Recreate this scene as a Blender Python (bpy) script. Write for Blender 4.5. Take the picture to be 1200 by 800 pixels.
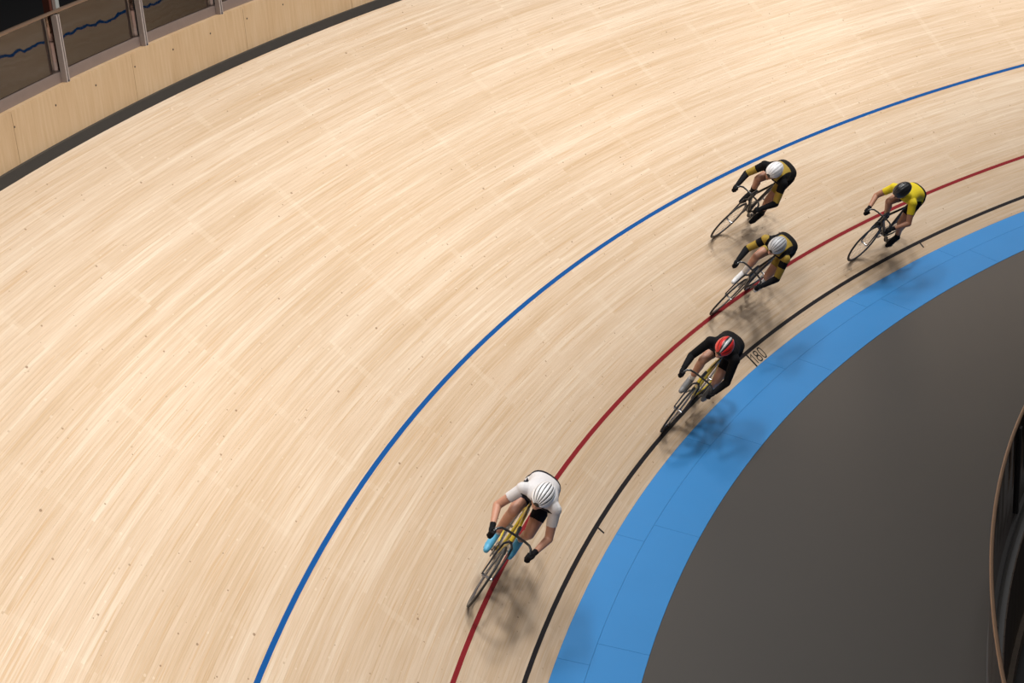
import bpy, bmesh, math, random
import numpy as np
from mathutils import Vector, Matrix
for o in list(bpy.data.objects): bpy.data.objects.remove(o)
sc = bpy.context.scene
col = sc.collection
R = math.radians
rnd = random.Random(5)

# ------------------------------------------------------------------ camera
CAM = Vector((0, -22.735, 9.061)); YAW, PIT, ROLL, FPX = -1.175, .3863, -.0775, 2043.98
PJ = {}
def _cam():
    F = Vector((math.sin(YAW)*math.cos(PIT), math.cos(YAW)*math.cos(PIT), -math.sin(PIT)))
    Rt = Vector((math.cos(YAW), -math.sin(YAW), 0)); U = Rt.cross(F)
    R2 = Rt*math.cos(ROLL)+U*math.sin(ROLL); U2 = -Rt*math.sin(ROLL)+U*math.cos(ROLL)
    cd = bpy.data.cameras.new('camera'); co = bpy.data.objects.new('camera', cd); col.objects.link(co)
    m = Matrix.Identity(4)
    for i in range(3): m[i][0] = R2[i]; m[i][1] = U2[i]; m[i][2] = -F[i]; m[i][3] = CAM[i]
    co.matrix_world = m; cd.sensor_width = 36; cd.lens = 36*FPX/1200; cd.clip_end = 300
    sc.camera = co
_cam()
# ------------------------------------------------------------------ world, exposure
w = bpy.data.worlds.new('world'); sc.world = w; w.use_nodes = True
w.node_tree.nodes['Background'].inputs[0].default_value = (1, .95, .9, 1)
w.node_tree.nodes['Background'].inputs[1].default_value = .10
vs = sc.view_settings; vs.view_transform = 'Standard'; vs.look = 'None'; vs.gamma = 1; vs.exposure = 0; vs.use_curve_mapping = False
# ------------------------------------------------------------------ arena lamps (high bay floods hung over the bend)
def lamp(az, r, z, ta, tr, tz, en, sx=2.4, sy=.7, spread=120, c=(1, .93, .85)):
    ld = bpy.data.lights.new('flood_light', 'AREA'); ld.shape = 'RECTANGLE'; ld.size = sx; ld.size_y = sy
    ld.energy = en; ld.color = c; ld.spread = R(spread)
    o = bpy.data.objects.new('flood_light', ld); col.objects.link(o)
    p = Vector((r*math.cos(R(az)), r*math.sin(R(az)), z)); t = Vector((tr*math.cos(R(ta)), tr*math.sin(R(ta)), tz))
    o.location = p; o.rotation_euler = (t-p).to_track_quat('-Z', 'Y').to_euler()
for az in range(-186, -90, 12):
    lamp(az, 22.6, 11.0, az, 24.0, 2.5, 114, spread=85, c=(1, .98, .935))
for az in range(-180, -90, 18):
    lamp(az, 18.5, 13.5, az, 24.5, 3, 225, c=(1, .98, .935))

# ------------------------------------------------------------------ helpers
def link(o, parent=None):
    col.objects.link(o)
    if parent: o.parent = parent
    return o
def tag(o, label=None, cat=None, group=None, kind=None):
    for k, v in (('label', label), ('category', cat), ('group', group), ('kind', kind)):
        if v: o[k] = v
    return o
def empty(name, M=None):
    o = bpy.data.objects.new(name, None); o.empty_display_size = .2; link(o)
    if M is not None: o.matrix_world = M
    return o
def meshobj(name, verts, faces, mats, parent=None, smooth=True, uv=None, fm=None):
    me = bpy.data.meshes.new(name); me.from_pydata([tuple(v) for v in verts], [], faces)
    for m in (mats if isinstance(mats, (list, tuple)) else [mats]): me.materials.append(m)
    if smooth: me.polygons.foreach_set('use_smooth', [True]*len(me.polygons))
    if fm: me.polygons.foreach_set('material_index', fm)
    if uv:
        l = me.uv_layers.new(name='UVMap')
        idx = np.empty(len(me.loops), dtype=np.int32); me.loops.foreach_get('vertex_index', idx)
        l.data.foreach_set('uv', np.array(uv, dtype=np.float32)[idx].ravel())
    me.update()
    o = bpy.data.objects.new(name, me); return link(o, parent)

class MB:
    def __init__(s): s.v = []; s.f = []
    def add(s, vs_, fs): n = len(s.v); s.v += [Vector(v) for v in vs_]; s.f += [tuple(i+n for i in f) for f in fs]
    def tube(s, pts, r, n=8, flat=None, closed=False):
        pts = [Vector(p) for p in pts]; N = len(pts); rr = r if isinstance(r, (list, tuple)) else [r]*N
        prev = None; vs_ = []; fs = []
        for i, p in enumerate(pts):
            t = (pts[(i+1) % N]-pts[i-1]) if closed else (pts[min(i+1, N-1)]-pts[max(i-1, 0)])
            t.normalize()
            if prev is None:
                a = Vector((0, 1, 0)) if abs(t.y) < .9 else Vector((0, 0, 1))
                prev = (a-t*a.dot(t)).normalized()
            else: prev = (prev-t*prev.dot(t)).normalized()
            b = t.cross(prev)
            fl = flat or (1, 1)
            for k in range(n):
                an = 2*math.pi*k/n
                vs_.append(p+prev*math.cos(an)*rr[i]*fl[0]+b*math.sin(an)*rr[i]*fl[1])
        for i in range(N if closed else N-1):
            j = (i+1) % N
            for k in range(n): fs.append((i*n+k, i*n+(k+1) % n, j*n+(k+1) % n, j*n+k))
        if not closed: fs += [tuple(reversed(range(n))), tuple((N-1)*n+k for k in range(n))]
        s.add(vs_, fs); return s
    def caps(s, a, b, ra, rb, n=12, m=4):
        a = Vector(a); b = Vector(b); d = b-a; L = d.length; d.normalize()
        pts = []; rs = []
        for i in range(m+1):
            th = math.pi/2*i/m
            pts.append(a-d*ra*math.cos(th)); rs.append(max(ra*math.sin(th), ra*.02))
        for i in range(m+1):
            th = math.pi/2*i/m
            pts.append(b+d*rb*math.sin(th)); rs.append(max(rb*math.cos(th), rb*.02))
        return s.tube(pts, rs, n)
    def box(s, c, ax, ay, az):
        c = Vector(c); ax = Vector(ax); ay = Vector(ay); az = Vector(az); vs_ = []
        for i in (-1, 1):
            for j in (-1, 1):
                for k in (-1, 1): vs_.append(c+ax*i+ay*j+az*k)
        s.add(vs_, [(0, 1, 3, 2), (4, 6, 7, 5), (0, 4, 5, 1), (2, 3, 7, 6), (0, 2, 6, 4), (1, 5, 7, 3)]); return s
    def ellip(s, c, axes, n=16, m=10):
        vs_ = []; fs = []; c = Vector(c); X, Y, Z = [Vector(a) for a in axes]
        for i in range(m+1):
            th = math.pi*i/m
            for k in range(n):
                ph = 2*math.pi*k/n; st = max(math.sin(th), .01)
                vs_.append(c+X*st*math.cos(ph)+Y*st*math.sin(ph)+Z*math.cos(th))
        for i in range(m):
            for k in range(n): fs.append((i*n+k, (i+1)*n+k, (i+1)*n+(k+1) % n, i*n+(k+1) % n))
        fs += [tuple(range(n)), tuple(reversed([m*n+k for k in range(n)]))]
        s.add(vs_, fs); return s
    def loft(s, rings):
        n = len(rings[0]); vs_ = [v for r in rings for v in r]; fs = []
        for i in range(len(rings)-1):
            for k in range(n): fs.append((i*n+k, i*n+(k+1) % n, (i+1)*n+(k+1) % n, (i+1)*n+k))
        fs += [tuple(reversed(range(n))), tuple((len(rings)-1)*n+k for k in range(n))]
        s.add(vs_, fs); return s
    def obj(s, name, mat, parent=None, smooth=True):
        o = meshobj(name, s.v, s.f, mat, parent, smooth)
        bm = bmesh.new(); bm.from_mesh(o.data); bmesh.ops.recalc_face_normals(bm, faces=bm.faces); bm.to_mesh(o.data); bm.free()
        if smooth:
            try: o.data.set_sharp_from_angle(angle=R(40))
            except Exception: pass
        return o

# node helper
class NT:
    def __init__(s, name):
        s.m = bpy.data.materials.new(name); s.m.use_nodes = True; s.t = s.m.node_tree; s.b = s.t.nodes['Principled BSDF']; s.L = s.t.links
    def n(s, ty, **kw):
        x = s.t.nodes.new(ty)
        for k, v in kw.items(): setattr(x, k, v)
        return x
    def set(s, sock, v):
        if isinstance(v, bpy.types.NodeSocket): s.L.new(v, sock)
        elif v is not None: sock.default_value = v
    def math(s, op, a, b=None, c=None):
        x = s.n('ShaderNodeMath', operation=op); s.set(x.inputs[0], a)
        if b is not None: s.set(x.inputs[1], b)
        if c is not None: s.set(x.inputs[2], c)
        return x.outputs[0]
    def xyz(s, a, b, c=0.0):
        x = s.n('ShaderNodeCombineXYZ'); s.set(x.inputs[0], a); s.set(x.inputs[1], b); s.set(x.inputs[2], c); return x.outputs[0]
    def noise(s, vec, scale=1, det=3, rough=.5):
        x = s.n('ShaderNodeTexNoise'); s.set(x.inputs['Vector'], vec); x.inputs['Scale'].default_value = scale
        x.inputs['Detail'].default_value = det; x.inputs['Roughness'].default_value = rough; return x.outputs['Fac']
    def white(s, vec):
        x = s.n('ShaderNodeTexWhiteNoise', noise_dimensions='3D'); s.set(x.inputs['Vector'], vec); return x.outputs['Value']
    def ramp(s, fac, stops):
        x = s.n('ShaderNodeValToRGB'); s.set(x.inputs[0], fac); e = x.color_ramp.elements
        while len(e) > 1: e.remove(e[-1])
        e[0].position = stops[0][0]; e[0].color = stops[0][1] if len(stops[0][1]) == 4 else (*stops[0][1], 1)
        for p, c in stops[1:]:
            q = e.new(p); q.color = (*c, 1)
        return x.outputs[0]
    def mix(s, fac, a, b, mode='MIX'):
        x = s.n('ShaderNodeMix', data_type='RGBA', blend_type=mode)
        s.set(x.inputs[0], fac)
        s.set(x.inputs[6], (*a, 1) if isinstance(a, tuple) else a); s.set(x.inputs[7], (*b, 1) if isinstance(b, tuple) else b)
        return x.outputs[2]
    def sep(s, v):
        x = s.n('ShaderNodeSeparateXYZ'); s.set(x.inputs[0], v); return x.outputs

def mat(name, c, rough=.5, metal=0, coat=0, nz=0, nscale=30, bump=0, spec=.5):
    t = NT(name); b = t.b; b.inputs['Specular IOR Level'].default_value = spec
    b.inputs['Roughness'].default_value = rough; b.inputs['Metallic'].default_value = metal
    if coat: b.inputs['Coat Weight'].default_value = coat; b.inputs['Coat Roughness'].default_value = .15
    tc = t.n('ShaderNodeTexCoord').outputs['Object']
    f = t.noise(tc, nscale, 4, .6)
    k = nz or .06
    cc = t.mix(f, tuple(x*(1-k) for x in c), tuple(min(1, x*(1+k)) for x in c)); t.set(b.inputs['Base Color'], cc)
    if bump:
        bp = t.n('ShaderNodeBump'); bp.inputs['Strength'].default_value = bump; bp.inputs['Distance'].default_value = .002
        t.set(bp.inputs['Height'], f); t.set(b.inputs['Normal'], bp.outputs[0])
    return t.m

# ---- timber lath material: UV = (truss bays along the track, lath number across it)
PAL = [(.0, (.47, .305, .17)), (.3, (.565, .405, .265)), (.6, (.645, .49, .355)), (1, (.75, .625, .49))]
def mat_track():
    t = NT('pine_lath_timber'); uv = t.n('ShaderNodeUVMap').outputs[0]; u, v, _ = t.sep(uv)
    lid = t.math('FLOOR', v)
    off = t.math('MULTIPLY', t.white(t.xyz(lid, 3.1, 7.7)), 3.999)
    off = t.math('FLOOR', off)
    bid = t.math('FLOOR', t.math('DIVIDE', t.math('ADD', u, off), 4.0))
    h = t.white(t.xyz(lid, bid, 1.3)); h2 = t.white(t.xyz(lid, bid, 9.3))
    um = t.math('MULTIPLY', u, 1.5); vm = t.math('MULTIPLY', v, .04)
    # streaks along the grain, different on each board
    g1 = t.noise(t.xyz(t.math('MULTIPLY', um, .8), t.math('ADD', t.math('MULTIPLY', vm, 30), t.math('MULTIPLY', h, 60)), t.math('MULTIPLY', h2, 50)), 1, 3, .6)
    g2 = t.noise(t.xyz(t.math('MULTIPLY', um, 2.5), t.math('MULTIPLY', vm, 160), t.math('MULTIPLY', h, 30)), 1, 3, .65)
    g3 = t.noise(t.xyz(t.math('MULTIPLY', um, .22), t.math('MULTIPLY', vm, 3.2), 4.4), 1, 3, .55)
    f = t.math('ADD', t.math('MULTIPLY', h, .15), t.math('ADD', t.math('MULTIPLY', g1, .50), t.math('ADD', t.math('MULTIPLY', g2, .42), t.math('MULTIPLY', g3, .5))))
    f = t.math('MULTIPLY', t.math('SUBTRACT', f, .46), 1.6)
    c = t.ramp(f, PAL)
    # resin-coloured late wood streaks on some boards
    g4 = t.noise(t.xyz(t.math('MULTIPLY', um, .8), t.math('ADD', t.math('MULTIPLY', vm, 60), t.math('MULTIPLY', h2, 90)), 2.2), 1, 2, .5)
    st = t.ramp(g4, [(.58, (0, 0, 0)), (.70, (1, 1, 1))])
    c = t.mix(t.math('MULTIPLY', st, .55), c, (.53, .33, .17))
    # board ends and nail rows over the trusses: paler filled strip, broken up lath by lath
    fr = t.math('ABSOLUTE', t.math('SUBTRACT', t.math('FRACT', t.math('ADD', u, .5)), .5))
    row = t.math('LESS_THAN', fr, t.math('ADD', .012, t.math('MULTIPLY', g2, .045)))
    rn = t.noise(t.xyz(t.math('MULTIPLY', u, .7), t.math('MULTIPLY', v, .11), 8), 1, 2)
    row = t.math('MULTIPLY', row, t.ramp(rn, [(.42, (0, 0, 0)), (.62, (1, 1, 1))]))
    c = t.mix(t.math('MULTIPLY', row, .20), c, (.76, .63, .49))
    # little knots and pale filler dots
    vo = t.n('ShaderNodeTexVoronoi'); t.set(vo.inputs['Vector'], t.xyz(t.math('MULTIPLY', um, 3.6), t.math('MULTIPLY', vm, 5.2), 0)); vo.inputs['Scale'].default_value = 1
    ks = t.sep(vo.outputs['Color'])
    kn = t.math('LESS_THAN', vo.outputs['Distance'], t.math('MULTIPLY', t.math('POWER', ks[0], 1.3), .072))
    c = t.mix(t.math('MULTIPLY', kn, .72), c, (.20, .105, .05))
    vo2 = t.n('ShaderNodeTexVoronoi'); t.set(vo2.inputs['Vector'], t.xyz(t.math('MULTIPLY', um, 7), t.math('MULTIPLY', vm, 13), 5)); vo2.inputs['Scale'].default_value = 1
    k2 = t.sep(vo2.outputs['Color'])
    p2 = t.math('MULTIPLY', t.math('LESS_THAN', vo2.outputs['Distance'], t.math('MULTIPLY', k2[0], .16)), t.math('GREATER_THAN', k2[1], .45))
    c = t.mix(t.math('MULTIPLY', p2, .36), c, (.80, .68, .55))
    p3 = t.math('MULTIPLY', t.math('LESS_THAN', vo2.outputs['Distance'], t.math('MULTIPLY', k2[2], .12)), t.math('LESS_THAN', k2[1], .35))
    c = t.mix(t.math('MULTIPLY', p3, .40), c, (.33, .20, .11))
    vo3 = t.n('ShaderNodeTexVoronoi'); t.set(vo3.inputs['Vector'], t.xyz(t.math('MULTIPLY', um, 8.3), t.math('ADD', t.math('MULTIPLY', vm, 10.1), 3.3), 9)); vo3.inputs['Scale'].default_value = 1
    k3 = t.sep(vo3.outputs['Color'])
    p4 = t.math('MULTIPLY', t.math('LESS_THAN', vo3.outputs['Distance'], t.math('MULTIPLY', k3[0], .12)), t.math('GREATER_THAN', k3[1], .35))
    c = t.mix(t.math('MULTIPLY', p4, t.math('MULTIPLY', k3[2], .75)), c, (.25, .14, .07))
    # lower part of the track is greyed in streaks, strongest at its foot
    s_ = t.math('MULTIPLY', v, .04)
    gr = t.n('ShaderNodeMapRange'); t.set(gr.inputs[0], s_); gr.inputs[1].default_value = 2.6; gr.inputs[2].default_value = .1; gr.inputs[3].default_value = 0; gr.inputs[4].default_value = 1
    gn = t.noise(t.xyz(t.math('MULTIPLY', um, .35), t.math('MULTIPLY', vm, 14), 6), 1, 3, .6)
    c = t.mix(t.math('MULTIPLY', gr.outputs[0], t.math('MULTIPLY', gn, .5)), c, (.30, .225, .16))
    t.set(t.b.inputs['Base Color'], c)
    t.b.inputs['Roughness'].default_value = .42
    t.b.inputs['Specular IOR Level'].default_value = .5
    return t.m
def mat_ply(name, c0, c1, c2, rough=.5):     # UV = (m along, m up) grain runs up
    t = NT(name); uv = t.n('ShaderNodeUVMap').outputs[0]; u, v, _ = t.sep(uv)
    g = t.noise(t.xyz(t.math('MULTIPLY', u, 26), t.math('MULTIPLY', v, 1.6), 0), 1, 4, .6)
    g2 = t.noise(t.xyz(t.math('MULTIPLY', u, 3), t.math('MULTIPLY', v, .6), 3), 1, 2)
    f = t.math('ADD', t.math('MULTIPLY', g, .6), t.math('MULTIPLY', g2, .4))
    c = t.ramp(f, [(.3, c0), (.5, c1), (.7, c2)])
    vo = t.n('ShaderNodeTexVoronoi'); t.set(vo.inputs['Vector'], t.xyz(t.math('MULTIPLY', u, 6), t.math('MULTIPLY', v, 4.2), 0)); vo.inputs['Scale'].default_value = 1
    k = t.sep(vo.outputs['Color'])
    kn = t.math('LESS_THAN', vo.outputs['Distance'], t.math('MULTIPLY', t.math('POWER', k[0], 2), .07))
    c = t.mix(t.math('MULTIPLY', kn, .6), c, (c0[0]*.45, c0[1]*.4, c0[2]*.4))
    t.set(t.b.inputs['Base Color'], c); t.b.inputs['Roughness'].default_value = rough
    return t.m
def mat_glass(name, tint, refl, wave=0.0, scale=1.2):
    t = NT(name); t.t.nodes.remove(t.b); out = t.t.nodes['Material Output']
    gl = t.n('ShaderNodeBsdfGlossy'); gl.inputs['Roughness'].default_value = .012; gl.inputs['Color'].default_value = (1, .93, .90, 1)
    tr = t.n('ShaderNodeBsdfTransparent'); tr.inputs['Color'].default_value = (*tint, 1)
    fr = t.n('ShaderNodeFresnel'); fr.inputs[0].default_value = 1.5
    k = t.math('MULTIPLY', fr.outputs[0], refl); mx = t.n('ShaderNodeMixShader'); t.set(mx.inputs[0], k)
    t.L.new(tr.outputs[0], mx.inputs[1]); t.L.new(gl.outputs[0], mx.inputs[2]); t.L.new(mx.outputs[0], out.inputs[0])
    if wave:
        oi = t.n('ShaderNodeObjectInfo').outputs['Random']
        tc = t.sep(t.n('ShaderNodeTexCoord').outputs['Object'])
        nn = t.noise(t.xyz(t.math('ADD', tc[0], t.math('MULTIPLY', oi, 40)), tc[1], t.math('MULTIPLY', tc[2], .8)), scale, 3, .55)
        bp = t.n('ShaderNodeBump'); bp.inputs['Strength'].default_value = 1; bp.inputs['Distance'].default_value = wave
        t.set(bp.inputs['Height'], nn); t.L.new(bp.outputs[0], gl.inputs['Normal'])
    return t.m

M = {}
M['track'] = mat_track()
M['under'] = mat('dark_underlay', (.12, .08, .05), .8)
M['ply'] = mat_ply('plywood_facing', (.49, .315, .17), (.56, .38, .22), (.62, .45, .285))
M['shadewood'] = mat_ply('shade_darkened_timber', (.035, .025, .019), (.055, .038, .028), (.075, .053, .040), .45)  # timber of the unlit infield wall, its shade put into the base colour
M['lip'] = mat_ply('brown_timber_lip', (.09, .068, .05), (.12, .09, .068), (.15, .115, .085), .45)
M['rubber'] = mat('dark_rubber_strip', (.036, .033, .031), .6, bump=.2)
M['ledge'] = mat('grey_brown_capping', (.21, .155, .135), .5, nz=.1, nscale=8)
M['bronze'] = mat('bronze_handrail', (.34, .22, .15), .28, metal=.6)
M['steel'] = mat('painted_grey_steel', (.36, .30, .28), .4)
M['gap'] = mat('dark_post_gap', (.02, .02, .03), .6)
M['screw'] = mat('dark_screw', (.05, .035, .025), .5)
M['bluepaint'] = mat('sky_blue_paint', (.026, .200, .50), .5, nz=.05, nscale=1.2)
M['bluedark'] = mat('dark_blue_groove_paint', (.010, .07, .20), .6)
M['lineblue'] = mat('blue_line_paint', (.003, .075, .27), .6, spec=.15)
M['linered'] = mat('red_line_paint', (.22, .013, .018), .6, spec=.2)
M['lineblack'] = mat('black_line_paint', (.013, .011, .013), .6, spec=.25)
M['grey'] = mat('grey_floor_coating', (.056, .053, .052), .42, nz=.05, nscale=.7)
M['darkfloor'] = mat('near_black_floor', (.004, .004, .006), .6)
M['darkwall'] = mat('near_black_wall', (.006, .008, .009), .7)
M['white_col'] = mat('pale_grey_column_paint', (.42, .42, .40), .5)
M['red_brown'] = mat('red_brown_board', (.11, .032, .02), .5)
M['curb'] = mat('grey_aluminium_channel', (.10, .10, .105), .45)
M['postdark'] = mat('dark_steel_post', (.03, .03, .033), .4)
M['glass'] = mat_glass('reflective_balustrade_glass', (.55, .55, .55), 1.7, .0014, 1.1)
M['glassdark'] = mat_glass('smoked_fence_glass', (.22, .20, .21), 1.0)

# ------------------------------------------------------------------ track geometry
R0, BETA, W = 21.491, .7317, 6.84
cb, sb = math.cos(BETA), math.sin(BETA)
BC, WC = .1749, .836
def tp(az, s, lift=0.0):
    a = R(az); r = R0+s*cb-lift*sb; z = s*sb+lift*cb
    return Vector((r*math.cos(a), r*math.sin(a), z))
def bp_(az, s, lift=0.0):      # blue band: s negative towards the infield
    a = R(az); r = R0+s*math.cos(BC)-lift*math.sin(BC); z = s*math.sin(BC)+lift*math.cos(BC)
    return Vector((r*math.cos(a), r*math.sin(a), z))
def cy(az, r, z): return Vector((r*math.cos(R(az)), r*math.sin(R(az)), z))
AZ0, AZ1 = -215, -80
TR0, TRS = -139.1, 3.64         # truss rows
def strip(name, prof, az0, az1, mats, parent=None, step=1.0, uvf=None, close=False, smooth=True, caps=False):
    """sweep a profile (functions of azimuth) round the bend"""
    n = max(1, int(math.ceil((az1-az0)/step))); vs_ = []; fs = []; uv = []; k = len(prof)
    for i in range(n+1):
        az = az0+(az1-az0)*i/n
        for j, pf in enumerate(prof):
            vs_.append(pf(az)); uv.append(uvf(az, j) if uvf else (0, 0))
    kk = k if close else k-1
    for i in range(n):
        for j in range(kk):
            j2 = (j+1) % k
            fs.append((i*k+j, (i+1)*k+j, (i+1)*k+j2, i*k+j2))
    if caps: fs += [tuple(range(k)), tuple(reversed([n*k+j for j in range(k)]))]
    return meshobj(name, vs_, fs, mats, parent, smooth, uv)

def ring_box(name, r0, r1, z0, z1, az0, az1, m, parent=None, step=1.0, smooth=False):
    P = [(r0, z0), (r1, z0), (r1, z1), (r0, z1)]
    if smooth:      # curved sheet: each face keeps its own smooth normals
        n = max(1, int(math.ceil((az1-az0)/step))); Q = [P[i] for i in (3, 0, 0, 1, 1, 2, 2, 3)]; vs_ = []; fs = []
        for i in range(n+1): vs_ += [cy(az0+(az1-az0)*i/n, *q) for q in Q]
        for i in range(n):
            for j in (0, 2, 4, 6): fs.append((i*8+j, (i+1)*8+j, (i+1)*8+j+1, i*8+j+1))
        fs += [(0, 1, 3, 5), (n*8, n*8+5, n*8+3, n*8+1)]
        return meshobj(name, vs_, fs, m, parent, True)
    return strip(name, [(lambda az, p=p: cy(az, *p)) for p in P], az0, az1, m, parent, step,
                 uvf=lambda az, j: (R(az)*r0, P[j][1]+(0 if j in (0, 3) else .3)), close=True, smooth=smooth, caps=True)

# banked track: underlay + one lath per row
track = strip('banked_track', [lambda az: tp(az, 0, -.03), lambda az: tp(az, W, -.03)], AZ0, AZ1, M['under'], step=1)
tag(track, 'pale timber lath cycling track rising steeply towards the outer wall', kind='structure')
LW = .04; NL = int(round(W/LW))
for i in range(NL):
    s0, s1 = i*LW+.0003, (i+1)*LW-.0003
    pr = [(s0, -.012), (s0, 0), (s1, 0), (s1, -.012)]
    vv = [i+.02, i+.03, i+.97, i+.98]
    o = strip('lath', [(lambda az, p=p: tp(az, *p)) for p in pr], AZ0, AZ1, M['track'], track, step=1,
          uvf=lambda az, j: ((az-TR0)/TRS, vv[j]), smooth=False)
def paint(name, s0, s1, az0, az1, m, lab, lift=.0012, step=1.0):
    o = strip(name, [lambda az: tp(az, s0, .0002), lambda az: tp(az, s0, lift), lambda az: tp(az, s1, lift), lambda az: tp(az, s1, .0002)], az0, az1, m, track, step=step, smooth=False)
    tag(o, lab); return o
paint('painted_line', .20, .25, AZ0, AZ1, M['lineblack'], 'black painted line lowest on the track')
paint('painted_line', .85, .90, AZ0, AZ1, M['linered'], 'dark red painted line')
paint('painted_line', 2.45, 2.50, AZ0, AZ1, M['lineblue'], 'blue painted line, highest of the three')
# distance ticks, the full one and its numerals
d5 = math.degrees(5/(R0+.22*cb))
for k in range(-4, 5):
    az = -146.62+k*d5*.985
    if k == 0: paint('distance_mark', .0, .20, az-.045, az+.045, M['lineblack'], 'black mark beside the number', lift=.0014)
    else: paint('distance_mark', .115, .20, az-.04, az+.04, M['lineblack'], None, lift=.0014)
def glyph_ribbon(pts, wd, az_c, s_c, closed=False):
    # pts in metres: x to the reader's right (towards -azimuth), y up (towards higher s)
    mb = MB(); N = len(pts); L = []; Rr = []
    for i in range(N):
        a = pts[(i-1) % N] if closed else pts[max(i-1, 0)]; b = pts[(i+1) % N] if closed else pts[min(i+1, N-1)]
        dx, dy = b[0]-a[0], b[1]-a[1]; q = math.hypot(dx, dy); nx, ny = -dy/q*wd/2, dx/q*wd/2
        L.append((pts[i][0]+nx, pts[i][1]+ny)); Rr.append((pts[i][0]-nx, pts[i][1]-ny))
    def to(q): return tp(az_c-math.degrees(q[0]/(R0+.1*cb)), s_c+q[1], .0016)
    vs_ = [to(q) for q in L]+[to(q) for q in Rr]; fs = []
    for i in range(N if closed else N-1):
        j = (i+1) % N; fs.append((i, j, N+j, N+i))
    mb.add(vs_, fs); return mb
H_, WD = .158, .019
def oval(cx, cy_, rx, ry, n=28, p=2.4):
    return [(cx+rx*abs(math.cos(a))**(2/p)*math.copysign(1, math.cos(a)), cy_+ry*abs(math.sin(a))**(2/p)*math.copysign(1, math.sin(a))) for a in [2*math.pi*i/n for i in range(n)]]
ga = -146.62; gs = .020
one = glyph_ribbon([(.035, H_*.76), (.080, H_), (.080, 0)], WD, ga, gs)
one.obj('numeral_one', M['lineblack'], track, False)
e8 = glyph_ribbon(oval(.178, H_*.77, .037, H_*.23-.003), WD, ga, gs, True); e8b = glyph_ribbon(oval(.178, H_*.27, .044, H_*.27-.002), WD, ga, gs, True)
e8.add(e8b.v, e8b.f); e8.obj('numeral_eight', M['lineblack'], track, False)
glyph_ribbon(oval(.300, H_*.5, .040, H_*.5, p=2.7), WD, ga, gs, True).obj('numeral_zero', M['lineblack'], track, False)

# blue band of painted ply panels
band = strip('blue_band', [lambda az: bp_(az, 0, -.02), lambda az: bp_(az, -WC, -.02)], AZ0, AZ1, M['bluedark'])
tag(band, 'sky blue painted band at the foot of the track beside the grey floor', kind='structure')
def panels(parent, name, sa, sb_, anchor, m):
    pit = 6.57; k = math.floor((AZ0-anchor)/pit)
    a = anchor+k*pit
    while a < AZ1:
        g = .005
        pr = [(sa, -.015), (sa, -.0008), (sa-.001, 0), (sb_+.001, 0), (sb_, -.0008), (sb_, -.015)]
        strip(name, [(lambda az, p=p: bp_(az, *p)) for p in pr], max(a, AZ0)+g, min(a+pit, AZ1)-g, m, parent, step=1, smooth=False, caps=True)
        a += pit
panels(band, 'painted_panel', -.0005, -.3195, -127.40, M['bluepaint'])
panels(band, 'painted_panel', -.3215, -WC, -128.43, M['bluepaint'])
ZB = -WC*math.sin(BC); RB = R0-WC*math.cos(BC)
fl = strip('floor', [lambda az: cy(az, RB-.002, ZB-.03), lambda az: cy(az, RB-.002, ZB-.004), lambda az: cy(az, 17.45, ZB-.004), lambda az: cy(az, 17.45, ZB-.25)], AZ0, AZ1, M['grey'], smooth=False)
tag(fl, 'smooth dark grey coated safety floor inside the blue band', kind='structure')

# outer wall: rubber strip, plywood facing, capping
RO, ZO = R0+W*cb, W*sb
sr = ring_box('baseboard_outer', RO-.01, RO+.05, ZO-.05, ZO+.105, AZ0, AZ1, M['rubber'])
tag(sr, 'dark rubber strip between the track and the plywood wall', kind='structure')
ZT = ZO+.622
wo = ring_box('wall_outer', RO+.055, RO+.09, ZO-.1, ZT-.02, AZ0, AZ1, M['under'])
tag(wo, 'low pale plywood wall round the top of the track', kind='structure')
pit = 5.03; a = -129.0-17*pit
while a < AZ1:
    a0, a1 = max(a, AZ0)+.006, min(a+pit, AZ1)-.006
    if a1 > a0: ring_box('plywood_panel', RO+.03, RO+.055, ZO+.10, ZT, a0, a1, M['ply'], wo, step=.9)
    a += pit
a = -129.03-30*1.695
while a < AZ1:
    if a > -160:
        c = cy(a, RO+.029, ZT-.155); n_ = cy(a, 1, 0); t_ = Vector((0, 0, 1)).cross(n_)
        MB().tube([c-n_*.002, c+n_*.004], .011, 8).obj('screw', M['screw'], wo)
    a += 1.695
tr = ring_box('trim_1', RO+.10, RO+.17, ZT-.03, ZT+.105, AZ0, AZ1, M['ledge'])
tag(tr, 'grey brown timber capping above the plywood wall', kind='structure')
cap_ = ring_box('trim_2', RO+.032, RO+.11, ZT-.03, ZT+.002, AZ0, AZ1, M['ply'])
tag(cap_, 'thin pale top edge of the plywood wall', kind='structure')

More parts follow.
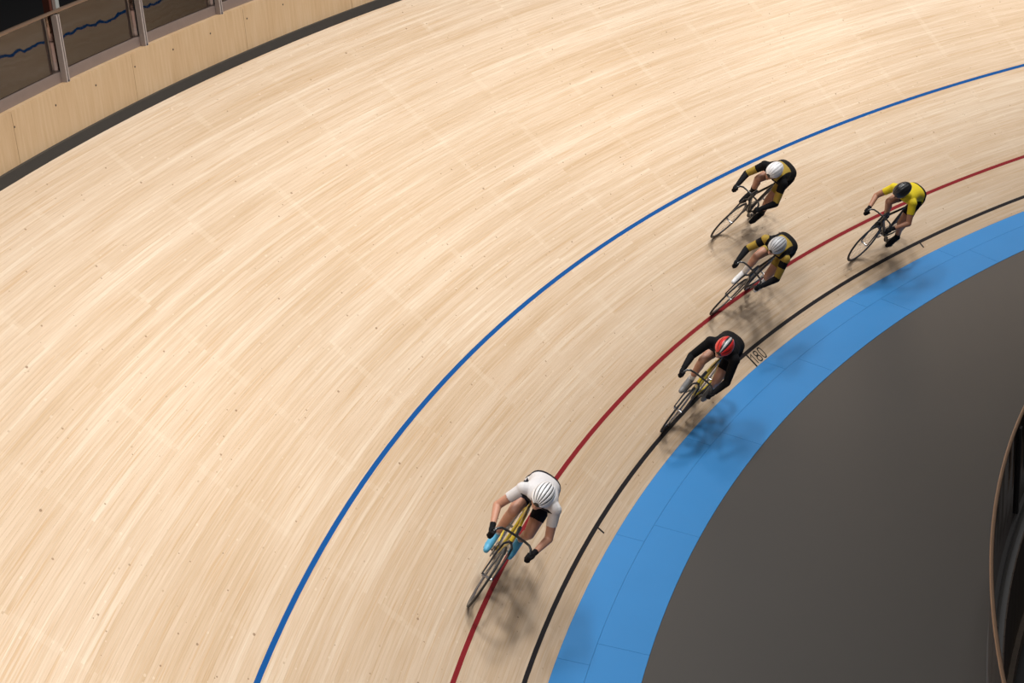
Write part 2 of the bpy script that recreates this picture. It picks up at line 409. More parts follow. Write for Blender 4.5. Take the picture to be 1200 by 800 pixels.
# balustrade on the outer wall
bal = empty('glass_balustrade', Matrix.Translation(cy(-135, RO+.1, ZT)))
tag(bal, 'tinted reflective glass balustrade with bronze rail on top of the plywood wall', 'balustrade')
bi = bal.matrix_world.inverted()
def child(o, par): 
    o.parent = par; o.matrix_parent_inverse = par.matrix_world.inverted(); return o
PS = 3.37; pa = -131.42
posts = [pa+PS*k for k in range(-25, 16) if AZ0 < pa+PS*k < AZ1]
for a in posts:
    n_ = cy(a, 1, 0); t_ = Vector((0, 0, 1)).cross(n_).normalized(); c = cy(a, RO+.068, ZT+.33)
    mb = MB()
    mb.box(c+t_*.019, n_*.03, t_*.012, Vector((0, 0, .345))); mb.box(c-t_*.019, n_*.03, t_*.009, Vector((0, 0, .345)))
    o = mb.obj('post', M['steel'], None, False); child(o, bal)
    g = MB().box(c+n_*.008, n_*.018, t_*.010, Vector((0, 0, .34))).obj('post_core', M['gap'], None, False); g.parent = o
    f = MB().tube([cy(a, RO+.035, ZT+.012), cy(a, RO+.055, ZT+.012)], .012, 8).obj('bolt', M['gap'], None); f.parent = o
for a, b in zip(posts[:-1], posts[1:]):
    o = ring_box('glass_panel', RO+.128, RO+.138, ZT+.108, ZT+.70, a+.03, b-.03, M['glass'], None, step=.3, smooth=True); child(o, bal)
hr = strip('handrail', [(lambda az, q=q: cy(az, RO+.095+.038*math.cos(q), ZT+.700+.016*math.sin(q))) for q in [2*math.pi*i/10 for i in range(10)]], AZ0, AZ1, M['bronze'], None, close=True)
child(hr, bal)

# behind the balustrade
cf = strip('floor', [lambda az: cy(az, RO+.17, ZT-.25), lambda az: cy(az, 36, ZT-.25)], AZ0, AZ1, M['darkfloor'], step=3); cf.name = 'floor'
tag(cf, 'dark floor behind the balustrade', kind='structure')
bw = strip('wall_outer', [lambda az: cy(az, 36, ZT-.25), lambda az: cy(az, 36, ZT+5)], AZ0, AZ1, M['darkwall'], step=3)
tag(bw, 'dark wall beyond the balustrade', kind='structure')
# column and red-brown board at the edge of the picture
n_ = cy(-133.2, 1, 0); t_ = Vector((0, 0, 1)).cross(n_).normalized()
c0 = cy(-133.2, RO+.62, 0)
cm = MB().box(c0+Vector((0, 0, ZT+1.4)), n_*.05, t_*.032, Vector((0, 0, 1.65))).obj('column', M['white_col'], None, False)
tag(cm, 'pale grey steel column behind the balustrade', 'column')
cb1 = MB().box(c0+t_*.062+Vector((0, 0, ZT+1.4)), n_*.05, t_*.026, Vector((0, 0, 1.65))).obj('side_panel', M['ledge'], cm, False)
cb2 = MB().box(c0+t_*.107+Vector((0, 0, ZT+1.4)), n_*.04, t_*.022, Vector((0, 0, 1.65))).obj('side_panel', M['red_brown'], cm, False)
tag(cb1, 'brownish grey strip'); tag(cb2, 'red brown strip')

# infield well: fence, channel, dark timber wall, lip, floor
RF = 17.53
fe = empty('glass_fence', Matrix.Translation(cy(-135, RF, ZB)))
tag(fe, 'curved smoked glass fence with slim brown rail beside the grey floor', 'fence')
hr2 = strip('handrail', [(lambda az, q=q: cy(az, RF+.020*math.cos(q), 1.02+.017*math.sin(q))) for q in [2*math.pi*i/8 for i in range(8)]], AZ0, AZ1, M['bronze'], None, close=True); child(hr2, fe)
ch = ring_box('base_channel', RF-.05, RF+.012, ZB-.004, ZB+.09, AZ0, AZ1, M['curb']); child(ch, fe)
fp = [-138.75+13*k for k in range(-7, 6) if AZ0 < -138.75+13*k < AZ1]
for a in fp:
    n_ = cy(a, 1, 0); t_ = Vector((0, 0, 1)).cross(n_).normalized(); c = cy(a, RF-.024, .42)
    mb = MB().box(c, n_*.012, t_*.035, Vector((0, 0, .53)))
    child(mb.obj('post', M['postdark'], None, False), fe)
for a, b in zip(fp[:-1], fp[1:]):
    o = ring_box('glass_panel', RF-.008, RF+.002, ZB+.092, 1.0, a+.03, b-.03, M['glassdark'], None, step=1.1); child(o, fe)
wi = ring_box('wall_infield', 17.40, 17.45, -1.75, ZB-.006, AZ0, AZ1, M['curb'])
tag(wi, 'timber wall dropping into the infield well, its shade put into the dark colour', kind='structure')
a = AZ0
while a < AZ1:
    ring_box('timber_plank', 17.385, 17.40, -1.24, ZB-.006, a+.01, a+.99, M['shadewood'], wi, step=1); a += 1
lp = ring_box('baseboard_infield', 17.33, 17.40, -1.42, -1.24, AZ0, AZ1, M['lip'])
tag(lp, 'brown timber lip along the bottom of the infield wall', kind='structure')
fi = strip('floor', [lambda az: cy(az, 17.4, -1.42), lambda az: cy(az, .5, -1.42)], -270, 90, M['darkfloor'], step=5)  # near-black colour stands in for the lack of light in the well
tag(fi, 'near black floor of the infield well', kind='structure')
#RIDERS
# ------------------------------------------------------------------ cyclists and their track bikes
def V(*a): return Vector(a)
def ik(a, b, l1, l2, pole):
    d = b-a; L = min(d.length, (l1+l2)*.998); dn = d.normalized()
    x = (l1*l1-l2*l2+L*L)/(2*L); h = math.sqrt(max(l1*l1-x*x, 0))
    pl = (pole-dn*pole.dot(dn)).normalized()
    return a+dn*x+pl*h
def xf(mb, fn): mb.v = [fn(v) for v in mb.v]; return mb

def rider_matrix(fpx_az, s, lean, yaw=0):
    """front wheel contact at (azimuth, s); x forward, y to the rider's left, z up the lean"""
    Pf = tp(fpx_az, s); Pb = tp(fpx_az-math.degrees(.98/(R0+s*cb)), s)
    f = (Pf-Pb).normalized(); a = R(fpx_az-1.3); er = V(math.cos(a), math.sin(a), 0)
    n = V(-er.x*sb, -er.y*sb, cb); n = (n-f*n.dot(f)).normalized(); l = n.cross(f)
    u = n*math.cos(lean)+l*math.sin(lean); l3 = l*math.cos(lean)-n*math.sin(lean)
    O = Pf-f*.585+u*.0015
    m = Matrix.Identity(4)
    for i in range(3): m[i][0] = f[i]; m[i][1] = l3[i]; m[i][2] = u[i]; m[i][3] = O[i]
    return m

RUB = mat('black_tyre_rubber', (.012, .012, .013), .6)
CARB = mat('black_carbon', (.014, .014, .016), .3, coat=.3)
METAL = mat('bare_metal', (.5, .5, .52), .25, metal=.9)
RIMG = mat('dark_grey_rim', (.05, .05, .055), .35)
YEL = mat('yellow_frame_paint', (.62, .45, .03), .3, coat=.4)
YELK = mat('gold_yellow_jersey_cloth', (.36, .24, .03), .75, bump=.3, nscale=60)
YELB = mat('bright_yellow_jersey_cloth', (.72, .56, .01), .75, bump=.3, nscale=60)
BLK = mat('black_lycra', (.005, .005, .007), .85, bump=.3, nscale=60, spec=.2)
NAVY = mat('navy_black_lycra', (.007, .007, .014), .8, spec=.2)
WHT = mat('white_jersey_cloth', (.66, .64, .66), .75, bump=.3, nscale=60)
GRYK = mat('grey_jersey_cloth', (.20, .19, .19), .75)
SKIN = mat('light_skin', (.50, .25, .17), .5)
SKIN2 = mat('tanned_skin', (.40, .19, .12), .5)
SHW = mat('white_helmet_shell', (.78, .78, .82), .25, coat=.4)
SHS = mat('silver_helmet_shell', (.48, .49, .53), .3, coat=.4)
SHR = mat('red_helmet_shell', (.62, .02, .02), .28, coat=.4)
SHK = mat('black_helmet_shell', (.015, .015, .02), .35, coat=.2)
SHBL = mat('pale_blue_shoe', (.10, .42, .68), .4)
SHWH = mat('white_sock_knit', (.72, .72, .74), .8)
SHGR = mat('grey_shoe', (.20, .20, .21), .45)
BARTAPE = mat('black_bar_tape', (.015, .015, .016), .7)
HAIR = mat('dark_brown_hair', (.03, .018, .012), .7)
LENS = mat('dark_sunglass_lens', (.01, .01, .012), .08)

def wheel_parts(parent, cx, deep, rimm, disc=False):
    cz = .335; r = .335
    def ring(rad, prof, name, m, par):
        vs_ = []; fs = []; N = 48; k = len(prof)
        for i in range(N):
            a = 2*math.pi*i/N
            for (dr, dy) in prof: vs_.append((cx+(rad+dr)*math.cos(a), dy, cz+(rad+dr)*math.sin(a)))
        for i in range(N):
            for j in range(k): fs.append((i*k+j, i*k+(j+1) % k, ((i+1) % N)*k+(j+1) % k, ((i+1) % N)*k+j))
        mb = MB(); mb.add(vs_, fs); return mb.obj(name, m, par)
    hub = MB().tube([V(cx, -.055, cz), V(cx, -.05, cz), V(cx, -.03, cz), V(cx, .03, cz), V(cx, .05, cz), V(cx, .055, cz)], [.008, .02, .014, .014, .02, .008], 12).obj('wheel', METAL, parent)
    ring(r-.0115, [(.0115*math.cos(q), .0115*math.sin(q)) for q in [2*math.pi*i/10 for i in range(10)]], 'tyre', RUB, hub)
    if disc:
        vs_ = []; N = 48
        mb = MB()
        for sgn in (-1, 1):
            v_ = [V(cx, sgn*.018, cz)]+[V(cx+(r-.022)*math.cos(2*math.pi*i/N), sgn*.006, cz+(r-.022)*math.sin(2*math.pi*i/N)) for i in range(N)]
            mb.add(v_, [(0, 1+i, 1+(i+1) % N) for i in range(N)])
        mb.obj('disc', rimm, hub)
    else:
        ring(r-.022, [(.004, -.009), (.004, .009), (-deep*.5, .010), (-deep, .003), (-deep, -.003), (-deep*.5, -.010)], 'rim', rimm, hub)
        sp = MB(); N = 20
        for i in range(N):
            a = 2*math.pi*i/N; sg = 1 if i % 2 else -1; b_ = a+.25*(1 if (i//2) % 2 else -1)
            sp.tube([V(cx+.017*math.cos(b_), sg*.035, cz+.017*math.sin(b_)), V(cx+(r-.022-deep)*math.cos(a), 0, cz+(r-.022-deep)*math.sin(a))], .0012, 4)
        sp.obj('spokes', METAL, hub)
    return hub

def make_bike(mtx, lab, th, frame, fork, rimf, rimr, deep=.03, disc=False):
    b = empty('track_bicycle', mtx); tag(b, lab, 'bicycle', None)
    wheel_parts(b, .585, deep, rimf); wheel_parts(b, -.395, deep+.015, rimr, disc)
    BB = V(0, 0, .28); ST = V(-.155, 0, .80); HT = V(.405, 0, .845); HB = V(.445, 0, .72)
    f = MB()
    f.tube([BB, ST], [.019, .016], 10).tube([BB, V(.43, 0, .745)], [.026, .024], 10, (.8, 1.15)).tube([ST+V(0, 0, -.02), HT+V(0, 0, -.03)], [.016, .017], 10)
    f.tube([HB, HT], .023, 12).tube([V(0, -.035, .28), V(0, .035, .28)], .024, 12)
    for s in (-1, 1):
        f.tube([BB+V(-.02, s*.03, 0), V(-.14, s*.045, .295), V(-.395, s*.06, .335)], [.012, .011, .008], 8)
        f.tube([ST+V(.005, s*.018, -.05), V(-.24, s*.04, .60), V(-.395, s*.06, .335)], [.010, .009, .008], 8)
        f.box(V(-.405, s*.062, .335), V(.03, 0, 0), V(0, .003, 0), V(0, 0, .014))
    f.obj('frame', frame, b)
    k = MB(); k.tube([HB+V(0, 0, .005), V(.452, 0, .70)], .024, 10)
    for s in (-1, 1):
        k.tube([V(.450, s*.012, .705), V(.470, s*.045, .675), V(.50, s*.055, .58), V(.585, s*.056, .335)], [.018, .017, .015, .010], 8, (.7, 1.2))
    k.obj('fork', fork, b)
    MB().tube([ST, V(-.20, 0, .955)], .0135, 10).obj('seatpost', CARB, b)
    sd = MB(); rings = []
    for t, w_, z in ((-.13, .030, .985), (-.115, .066, .990), (-.05, .068, .992), (0, .045, .984), (.07, .022, .982), (.13, .016, .976), (.142, .006, .968)):
        rings.append([V(-.205+t, w_*math.cos(q), z+(.012 if math.sin(q) > 0 else .022)*math.sin(q)) for q in [2*math.pi*i/14 for i in range(14)]])
    sd.loft(rings).obj('saddle', BLK, b)
    MB().tube([HT, V(.412, 0, .880)], .017, 10).tube([V(.410, 0, .876), V(.553, 0, .865)], [.018, .016], 10).obj('stem', CARB, b)
    hb = MB(); BO = V(.048, 0, -.035); pts = [V(.505, 0, .900), V(.505, .09, .900), V(.515, .150, .897), V(.545, .182, .888), V(.582, .197, .868), V(.598, .200, .835), V(.585, .202, .797), V(.545, .204, .772), V(.50, .205, .765), V(.455, .205, .765)]; pts = [q+BO for q in pts]
    full = [V(p.x, -p.y, p.z) for p in reversed(pts[1:])]+pts
    hb.tube(full, .0125, 8).obj('handlebar', CARB, b)
    for s in (-1, 1):
        MB().tube([V(p.x, s*p.y, p.z) for p in pts[4:]], .0155, 8).obj('bar_tape', BARTAPE, b)
    cr = MB(); N = 48
    vs_ = []; 
    for i in range(N):
        a = 2*math.pi*i/N; rr = .098 if i % 2 else .094
        for dy in (-.0465, -.0435): vs_.append(V(rr*math.cos(a), dy, .28+rr*math.sin(a)))
    for i in range(N):
        a = 2*math.pi*i/N
        for dy in (-.0465, -.0435): vs_.append(V(.070*math.cos(a), dy, .28+.070*math.sin(a)))
    fs = []
    for i in range(N):
        j = (i+1) % N; o = 2*N
        fs += [(2*i, 2*j, 2*j+1, 2*i+1), (o+2*i, o+2*i+1, o+2*j+1, o+2*j), (2*i+1, 2*j+1, o+2*j+1, o+2*i+1), (2*i, o+2*i, o+2*j, 2*j)]
    cr.add(vs_, fs)
    for i in range(5):
        a = 2*math.pi*i/5; cr.tube([V(0, -.045, .28), V(.075*math.cos(a), -.045, .28+.075*math.sin(a))], .007, 6)
    cr.obj('chainring', METAL, b)
    ch = MB(); loop = []
    for i in range(13): a = math.pi/2-math.pi*i/12; loop.append(V(.098*math.cos(a), -.045, .28+.098*math.sin(a)))
    for i in range(9): a = -math.pi/2-math.pi*i/8; loop.append(V(-.395+.032*math.cos(a), -.045, .335+.032*math.sin(a)))
    ch.tube(loop, .005, 6, closed=True).obj('chain', RIMG, b)
    for s, a in ((-1, th), (1, th+math.pi)):
        e = V(.168*math.cos(a), s*.072, .28+.168*math.sin(a))
        c_ = MB().tube([V(0, s*.062, .28), e], [.014, .010], 8, (.7, 1.1)).obj('crank', CARB, b)
        MB().box(e+V(0, s*.052, 0), V(.034, 0, 0), V(0, .034, 0), V(0, 0, .009)).tube([e, e+V(0, s*.03, 0)], .007, 6).obj('pedal', METAL, c_, False)
    return b

def make_rider(mtx, lab, th, P):
    """P: dict with garment materials and pose tweaks"""
    r = empty('person', mtx); tag(r, lab, 'person')
    hd = P.get('head', (0, 0)); drop = P.get('drop', 0)
    mb = MB(); bones = []
    def bone(name, a, b, ra, rb, build=True):
        bones.append((name, a, b, ra, rb))
        if build: mb.caps(a, b, ra, rb, 14, 4)
    # trunk: loft along the back
    secs = [(-.285, .985, .085, .070), (-.25, 1.015, .140, .100), (-.17, 1.055, .165, .118), (-.08, 1.095, .150, .108), (.02, 1.125-drop*.3, .142, .104), (.12, 1.145-drop*.6, .160, .112), (.21, 1.160-drop, .172, .110), (.275, 1.172-drop, .150, .088), (.325, 1.190-drop, .080, .062)]
    C = [V(x, 0, z) for x, z, _, _ in secs]; rings = []
    for i, (x, z, hw, ht) in enumerate(secs):
        t = (C[min(i+1, len(C)-1)]-C[max(i-1, 0)]).normalized(); n = V(-t.z, 0, t.x)
        p = 2.4; rg = []
        for q in range(24):
            a = 2*math.pi*q/24; ca, sa = math.cos(a), math.sin(a)
            rg.append(C[i]+V(0, 1, 0)*hw*math.copysign(abs(ca)**(2/p), ca)+n*ht*math.copysign(abs(sa)**(2/p), sa)*(1 if sa > 0 else .92))
        rings.append(rg)
    mb.loft(rings)
    for i in range(len(secs)-1):
        nm = 'pelvis' if i < 2 else 'torso'
        for y in (-.5, 0, .5): bones.append((nm, C[i]+V(0, y*secs[i][2], 0), C[i+1]+V(0, y*secs[i+1][2], 0), secs[i][3], secs[i+1][3]))
    # neck and head
    hx = V(math.cos(R(-14+hd[1]))*math.cos(R(hd[0])), math.sin(R(hd[0])), math.sin(R(-14+hd[1]))).normalized()
    hy = V(0, 0, 1).cross(hx).normalized(); hz = hx.cross(hy)
    NB = V(.30, 0, 1.19-drop); HC = V(.425, hd[0]*.0008, 1.265-drop*1.1)
    bone('neck', NB, HC-hx*.03-hz*.03, .062, .058)
    mb.ellip(HC, (hx*.098, hy*.076, hz*.108), 20, 14); bones.append(('head', HC-hz*.03, HC+hz*.03, .085, .085))
    J = HC+hx*.045-hz*.075
    mb.caps(HC+hx*.02-hz*.05, J, .058, .036)
    mb.caps(HC+hx*.090+hz*.012, HC+hx*.112-hz*.028, .008, .014, 8, 3)               # nose
    mb.caps(HC+hx*.084+hy*.022-hz*.056, HC+hx*.084-hy*.022-hz*.056, .009, .009, 8, 3)  # mouth
    mb.caps(HC+hx*.080+hy*.035+hz*.026, HC+hx*.080-hy*.035+hz*.026, .014, .014, 8, 3)  # brow
    bones.append(('head', HC, J, .07, .04)); bones.append(('head', HC+hx*.09, HC+hx*.11-hz*.02, .01, .01))
    for s in (-1, 1):
        mb.ellip(HC+hy*s*.078-hx*.01-hz*.01, (hx*.018, hy*.009, hz*.030), 10, 6)
        bones.append(('head', HC+hy*s*.07-hz*.02, HC+hy*s*.078+hz*.02, .01, .01))
    # arms
    for s, S in ((-1, 'right'), (1, 'left')):
        sh = V(.262, s*.178, 1.150-drop); H = V(.640, s*.203, .793); ax = V(.20, 0, 1).normalized(); bk = V(-.72, s*.25, .64); bk = (bk-ax*bk.dot(ax)).normalized(); sd = ax.cross(bk)*s
        wr = H+bk*.085+ax*.01
        el = ik(sh, wr, .292, .262, V(-.35, s*(.35+P.get('elbow', 0)), -.9))
        bone('shoulder', V(.225, s*.12, 1.150-drop), sh, .072, .060)
        bone('upper_arm_'+S, sh, el, .054, .041); bone('forearm_'+S, el, wr, .043, .027)
        K = H+bk*.026
        bone('hand_'+S, wr, K+ax*.002, .026, .024)
        mb.caps(K+ax*.030, K-ax*.030, .020, .018); bones.append(('hand_'+S, K+ax*.03, K-ax*.03, .02, .018))
        for q, ln in zip(range(4), (.92, 1.0, .95, .8)):
            o = H+ax*(.032-.0215*q); pts = []
            for an in (70, 15, -50, -125):
                aa = R(an)*ln; pts.append(o+(sd*math.sin(aa)-bk*math.cos(aa))*.0265)
            pts[0] = o+sd*.028+bk*.012
            for u_ in range(3):
                mb.caps(pts[u_], pts[u_+1], .0092-.0006*u_, .0088-.0006*u_, 8, 3); bones.append(('hand_'+S, pts[u_], pts[u_+1], .009, .009))
        t0 = wr-sd*.012; t1 = H+bk*.03-sd*.027+ax*.020; t2 = H-sd*.028-bk*.016+ax*.026
        for a_, b_, ra, rb in ((t0, t1, .015, .0115), (t1, t2, .0112, .009)):
            mb.caps(a_, b_, ra, rb, 8, 3); bones.append(('hand_'+S, a_, b_, ra, rb))
    # legs
    for s, S, a in ((-1, 'right', th), (1, 'left', th+math.pi)):
        pd = V(.168*math.cos(a), s*.124, .28+.168*math.sin(a))
        ank = R(18+10*math.sin(a-.6))
        fwd = V(math.cos(ank), 0, -math.sin(ank)); up = V(math.sin(ank), 0, math.cos(ank))
        ball = pd+up*.036; heel = ball-fwd*.165+up*.012; an = ball-fwd*.125+up*.075; toe = ball+fwd*.070
        hip = V(-.165, s*.088, 1.02)
        kn = ik(hip, an, .432, .425, V(1, s*.08, .2))
        bone('thigh_'+S, hip, hip.lerp(kn, .55), .092, .074); bone('thigh2_'+S, hip.lerp(kn, .55), kn, .074, .054)
        bone('shank_'+S, kn, kn.lerp(an, .35)+V(-.012, 0, 0), .052, .052); bone('shank2_'+S, kn.lerp(an, .35)+V(-.012, 0, 0), an, .050, .033)
        bone('foot_'+S, an, ball+up*.008, .036, .034); bone('foot_'+S, heel+up*.012, ball, .030, .033); bone('foot_'+S, ball, toe, .036, .024)
    # one continuous skin
    tmp = meshobj('tmp', mb.v, mb.f, [])
    bm = bmesh.new(); bm.from_mesh(tmp.data); bmesh.ops.recalc_face_normals(bm, faces=bm.faces); bmesh.ops.triangulate(bm, faces=bm.faces); bm.to_mesh(tmp.data); bm.free()
    md = tmp.modifiers.new('r', 'REMESH'); md.mode = 'VOXEL'; md.voxel_size = .0062
    sm = tmp.modifiers.new('s', 'SMOOTH'); sm.factor = .5; sm.iterations = 3
    dg = bpy.context.evaluated_depsgraph_get(); ev = tmp.evaluated_get(dg); me = bpy.data.meshes.new_from_object(ev)
    me.name = 'body'; me.materials.clear(); me.materials.append(P['skin'])
    me.polygons.foreach_set('use_smooth', [True]*len(me.polygons))
    body = bpy.data.objects.new('body', me); link(body, r); bpy.data.objects.remove(tmp)
    nv = len(me.vertices); co = np.empty(nv*3, dtype=np.float32); me.vertices.foreach_get('co', co); co = co.reshape(-1, 3)
    no = np.empty(nv*3, dtype=np.float32); me.vertices.foreach_get('normal', no); no = no.reshape(-1, 3)
    best = np.full(nv, 1e9); lab_ = np.zeros(nv, dtype=int); tt = np.zeros(nv)
    for i, (nm, a_, b_, ra, rb) in enumerate(bones):
        A_ = np.array(a_); D = np.array(b_-a_); t = np.clip(((co-A_)@D)/(D@D+1e-9), 0, 1)
        d = np.linalg.norm(co-(A_+t[:, None]*D), axis=1)-(ra+(rb-ra)*t)
        u_ = d < best; best[u_] = d[u_]; lab_[u_] = i; tt[u_] = t[u_]
    names = [b_[0] for b_ in bones]
    fcs = [tuple(p.vertices) for p in me.polygons]; fa = np.array([f if len(f) == 4 else f+(f[-1],) for f in fcs])
    def garment(name, sel, off, mats, mfn=None, lab2=None):
        vm = np.array([sel(names[lab_[i]], tt[i], co[i]) for i in range(nv)])
        keep = vm[fa].all(1); F = fa[keep]
        if not len(F): return None
        us = np.unique(F); rm = np.zeros(nv, dtype=int); rm[us] = np.arange(len(us))
        offv = off if not callable(off) else None
        v_ = co[us]+no[us]*off
        F2 = rm[F]; fl_ = [tuple(dict.fromkeys(map(int, f))) for f in F2]
        cen = co[F].mean(1); fm = None
        if mfn:
            L0 = lab_[F[:, 0]]; T0 = tt[F[:, 0]]
            fm = [mfn(names[L0[i]], T0[i], cen[i], no[F[i, 0]]) for i in range(len(F))]
        o = meshobj(name, v_.tolist(), fl_, mats, r, True, None, fm)
        if lab2: tag(o, lab2)
        return o
    slv = P['sleeve']   # 'short' or 'long'
    def jsel(n, t, c):
        if n in ('torso', 'shoulder'): return c[0] > -.14
        if n.startswith('upper_arm'): return t < .55 if slv == 'short' else True
        if n.startswith('forearm'): return slv == 'long' and t < .97
        if n == 'neck': return t < .18
        if n == 'pelvis': return c[0] > -.14
        return False
    garment('jersey', jsel, .0055, P['jersey'], P['jfn'], P.get('jlab'))
    def ssel(n, t, c):
        if n == 'pelvis' or (n == 'torso' and c[0] < -.05): return True
        if n.startswith('thigh_'): return True
        if n.startswith('thigh2'): return t < P.get('short_t', .25)
        return False
    garment('shorts', ssel, .0040, P['shorts'], P.get('sfn'), P.get('slab'))
    for S in ('right', 'left'):
        garment('sock', lambda n, t, c: (n == 'shank2_'+S and t > P.get('sock_t', .62)) or (n == 'shank_'+S and P.get('sock_t', .6) < .1) or (n == 'foot_'+S), .0030, P['sock'])
        garment('shoe', lambda n, t, c: n == 'foot_'+S, .0065, P['shoe'], None, P.get('shoelab'))
        garment('glove', lambda n, t, c: n == 'hand_'+S or (n == 'forearm_'+S and t > .86), .0020, P['glove'])
    # helmet: inner liner, then separate shell ribs with open vents between them
    def hp(th_, ph, k):
        ct = math.cos(th_); ax_ = .128 if ct > 0 else .158
        return HC+hz*.020-hx*.012+(hx*ax_*1.05*ct+hy*.106*math.sin(th_)*math.sin(ph)+hz*.126*math.sin(th_)*math.cos(ph))*k
    def patch(ph0, ph1, t0, t1, k0, k1, n=8, m=16, taper=0.0):
        p_ = MB(); top = []; bot = []
        for i in range(m+1):
            tth = t0+(t1-t0)*i/m; e = 1-taper*abs(2*i/m-1)**2
            pc = (ph0+ph1)/2; pw = (ph1-ph0)/2*e
            top.append([hp(tth, pc+pw*(2*j/n-1), k1*(1-.02*(abs(2*j/n-1)**4))) for j in range(n+1)])
            bot.append([hp(tth, pc+pw*(2*j/n-1), k0) for j in range(n+1)])
        q = n+1; vs_ = [v for r_ in top for v in r_]+[v for r_ in bot for v in r_]; o = (m+1)*q; fs = []
        for i in range(m):
            for j in range(n): fs += [(i*q+j, i*q+j+1, (i+1)*q+j+1, (i+1)*q+j), (o+i*q+j, o+(i+1)*q+j, o+(i+1)*q+j+1, o+i*q+j+1)]
        for i in range(m): fs += [(i*q, (i+1)*q, o+(i+1)*q, o+i*q), (i*q+n, o+i*q+n, o+(i+1)*q+n, (i+1)*q+n)]
        for j in range(n): fs += [(j, o+j, o+j+1, j+1), (m*q+j, m*q+j+1, o+m*q+j+1, o+m*q+j)]
        p_.add(vs_, fs); return p_
    hl = patch(R(-88), R(88), R(16), R(166), .90, .955, 20, 20).obj('helmet', P['liner'], r); tag(hl, P.get('hlab'))
    for ph0, ph1, m_ in P['ribs']:
        patch(R(ph0), R(ph1), R(17), R(165), .93, 1.0, 5, 18, .12).obj('helmet_rib', m_, hl)
    # sunglasses, hair at the nape, chin strap
    g = MB(); rg = []
    for i in range(9):
        a_ = R(-62+124*i/8); base = HC+hz*.016+(hx*.106*math.cos(a_)+hy*.083*math.sin(a_))
        rg.append([base+hz*.018, base+(hx*math.cos(a_)+hy*math.sin(a_))*.004, base-hz*.020, base-(hx*math.cos(a_)+hy*math.sin(a_))*.003])
    g.loft(rg).obj('sunglasses', LENS, r)
    st = MB()
    for s in (-1, 1): st.tube([HC+hy*s*.085+hz*.02-hx*.005, HC+hy*s*.072-hz*.05+hx*.02, HC+hx*.045-hz*.112], .004, 6)
    st.obj('chin_strap', BLK, r)
    MB().ellip(HC-hx*.045-hz*.03, (hx*.058, hy*.071, hz*.060), 14, 8).obj('hair', P.get('hair', HAIR), r)
    return r

def side(c): return abs(c[1])
# rider data
def low(c, d=.045): return c[2] < 1.105+(c[0]+.08)*.20-d
def j_white(n, t, c, nn):
    if n == 'torso' or n == 'shoulder':
        if low(c) and side(c) < .17: return 1
    return 0
def j_gold(n, t, c, nn):
    if n.startswith('upper_arm'): return 1 if .12 < t < .42 else (0 if t >= .42 else 1) if False else (0 if .30 < t < .92 else 1)
    if n.startswith('forearm'): return 1
    if n == 'shoulder': return 1
    if n == 'torso':
        if low(c): return 1
        return 0 if side(c) < .10 and c[0] > .0 else 1
    return 1
def j_gold2(n, t, c, nn):
    if n == 'shoulder': return 0
    return j_gold(n, t, c, nn)
def j_black(n, t, c, nn): return 0
def j_yel(n, t, c, nn):
    if n in ('torso', 'shoulder') and low(c, .06) and side(c) < .17: return 1
    if n == 'neck': return 1
    return 0
def s_gold(n, t, c, nn):
    if n.startswith('thigh2'): return 1
    if n.startswith('thigh') and t > .72: return 1
    return 0
seg = lambda m, lst: [(a, b, m) for a, b in lst]
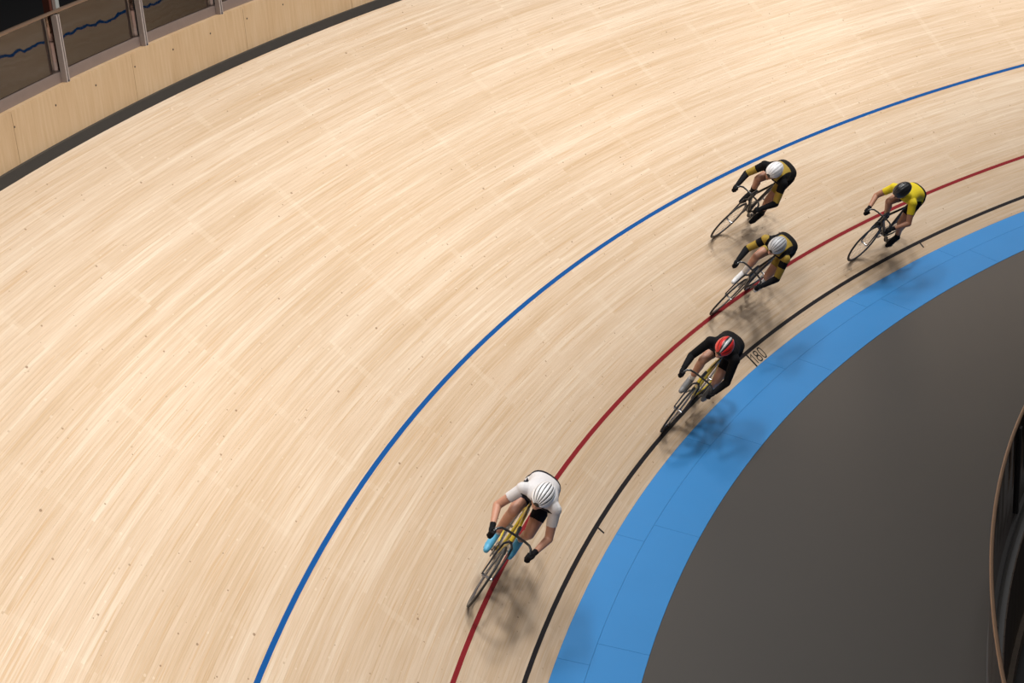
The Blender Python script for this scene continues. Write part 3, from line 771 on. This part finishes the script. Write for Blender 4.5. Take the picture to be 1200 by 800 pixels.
SPECS = [
 dict(az=-126.92, s=1.019, lean=-7, th=.35,
  lab='cyclist in white jersey and white striped helmet, bent low, nearest the bottom of the track', blab='yellow framed racing bicycle under the rider in the white jersey',
  bike=dict(frame=YEL, fork=CARB, rimf=RIMG, rimr=RIMG, deep=.045),
  P=dict(skin=SKIN, sleeve='short', jersey=[WHT, NAVY], jfn=j_white, jlab='white jersey with dark front', shorts=[NAVY], sock=[SHWH], shoe=[SHBL], shoelab='pale blue shoe', glove=[BLK], liner=SHK, hlab='white helmet with long dark vents',
   ribs=seg(SHW, [(-86, -62), (-55, -38), (-32, -17), (-11, 3), (9, 23), (30, 46), (54, 86)]), head=(-4, -6), elbow=.2, sock_t=.8)),
 dict(az=-140.03, s=.261, lean=-8, th=.3,
  lab='cyclist in red helmet and black long sleeves, riding on the black line', blab='yellow and black racing bicycle under the rider in the red helmet',
  bike=dict(frame=YEL, fork=CARB, rimf=CARB, rimr=CARB, deep=.06),
  P=dict(skin=SKIN, sleeve='long', jersey=[BLK], jfn=None, shorts=[BLK], sock=[SHWH], shoe=[SHGR], glove=[BLK], liner=SHK, hlab='red helmet with dark vents and a pale centre stripe',
   ribs=seg(SHR, [(-86, -50), (-44, -20), (22, 46), (52, 86)])+seg(SHS, [(-7, 9)]), head=(2, -4), elbow=0)),
 dict(az=-146.97, s=.90, lean=-1.5, th=.15,
  lab='cyclist in silver helmet and gold and black kit, riding on the red line', blab='black racing bicycle with pale rear wheel, on the red line',
  bike=dict(frame=CARB, fork=CARB, rimf=CARB, rimr=SHS, deep=.035),
  P=dict(skin=SKIN, sleeve='long', jersey=[YELK, BLK], jfn=j_gold2, jlab='gold and black jersey', shorts=[BLK, YELK], sfn=s_gold, sock=[SHWH], sock_t=.25, shoe=[SHWH], glove=[BLK], liner=SHK, hlab='silver helmet with dark vents',
   ribs=seg(SHS, [(-86, -52), (-47, -24), (-20, -2), (2, 20), (24, 47), (52, 86)]), head=(2, -8), elbow=.1)),
 dict(az=-150.2, s=1.75, lean=-2, th=.9,
  lab='cyclist in white helmet and gold and black kit, highest up beside the blue line', blab='black racing bicycle ridden highest, just below the blue line',
  bike=dict(frame=CARB, fork=CARB, rimf=RIMG, rimr=RIMG, deep=.02),
  P=dict(skin=SKIN2, sleeve='long', jersey=[YELK, BLK], jfn=j_gold, jlab='gold and black jersey', shorts=[BLK, YELK], sfn=s_gold, sock=[BLK], sock_t=.4, shoe=[BLK], glove=[BLK], liner=SHS, hlab='plain white helmet',
   ribs=seg(SHW, [(-86, -40), (-37, -14), (-11, 11), (14, 37), (40, 86)]), head=(4, -4), elbow=.2)),
 dict(az=-155.64, s=.448, lean=-10, th=.95,
  lab='cyclist in bright yellow jersey with bare forearms and dark helmet, last of the group', blab='black racing bicycle under the rider in the bright yellow jersey',
  bike=dict(frame=CARB, fork=CARB, rimf=RIMG, rimr=RIMG, deep=.02),
  P=dict(skin=SKIN2, sleeve='short', jersey=[YELB, BLK], jfn=j_yel, jlab='bright yellow jersey', shorts=[BLK], sock=[BLK], shoe=[BLK], glove=[BLK], liner=SHK, hlab='dark helmet',
   ribs=seg(SHK, [(-86, -40), (-34, -12), (-8, 10), (14, 36), (42, 86)]), head=(-8, -22), elbow=.5, drop=-.01)),
]
for S in SPECS:
    m = rider_matrix(S['az'], S['s'], R(S['lean']))
    make_bike(m, S['blab'], S['th'], **S['bike'])
    make_rider(m, S['lab'], S['th'], S['P'])
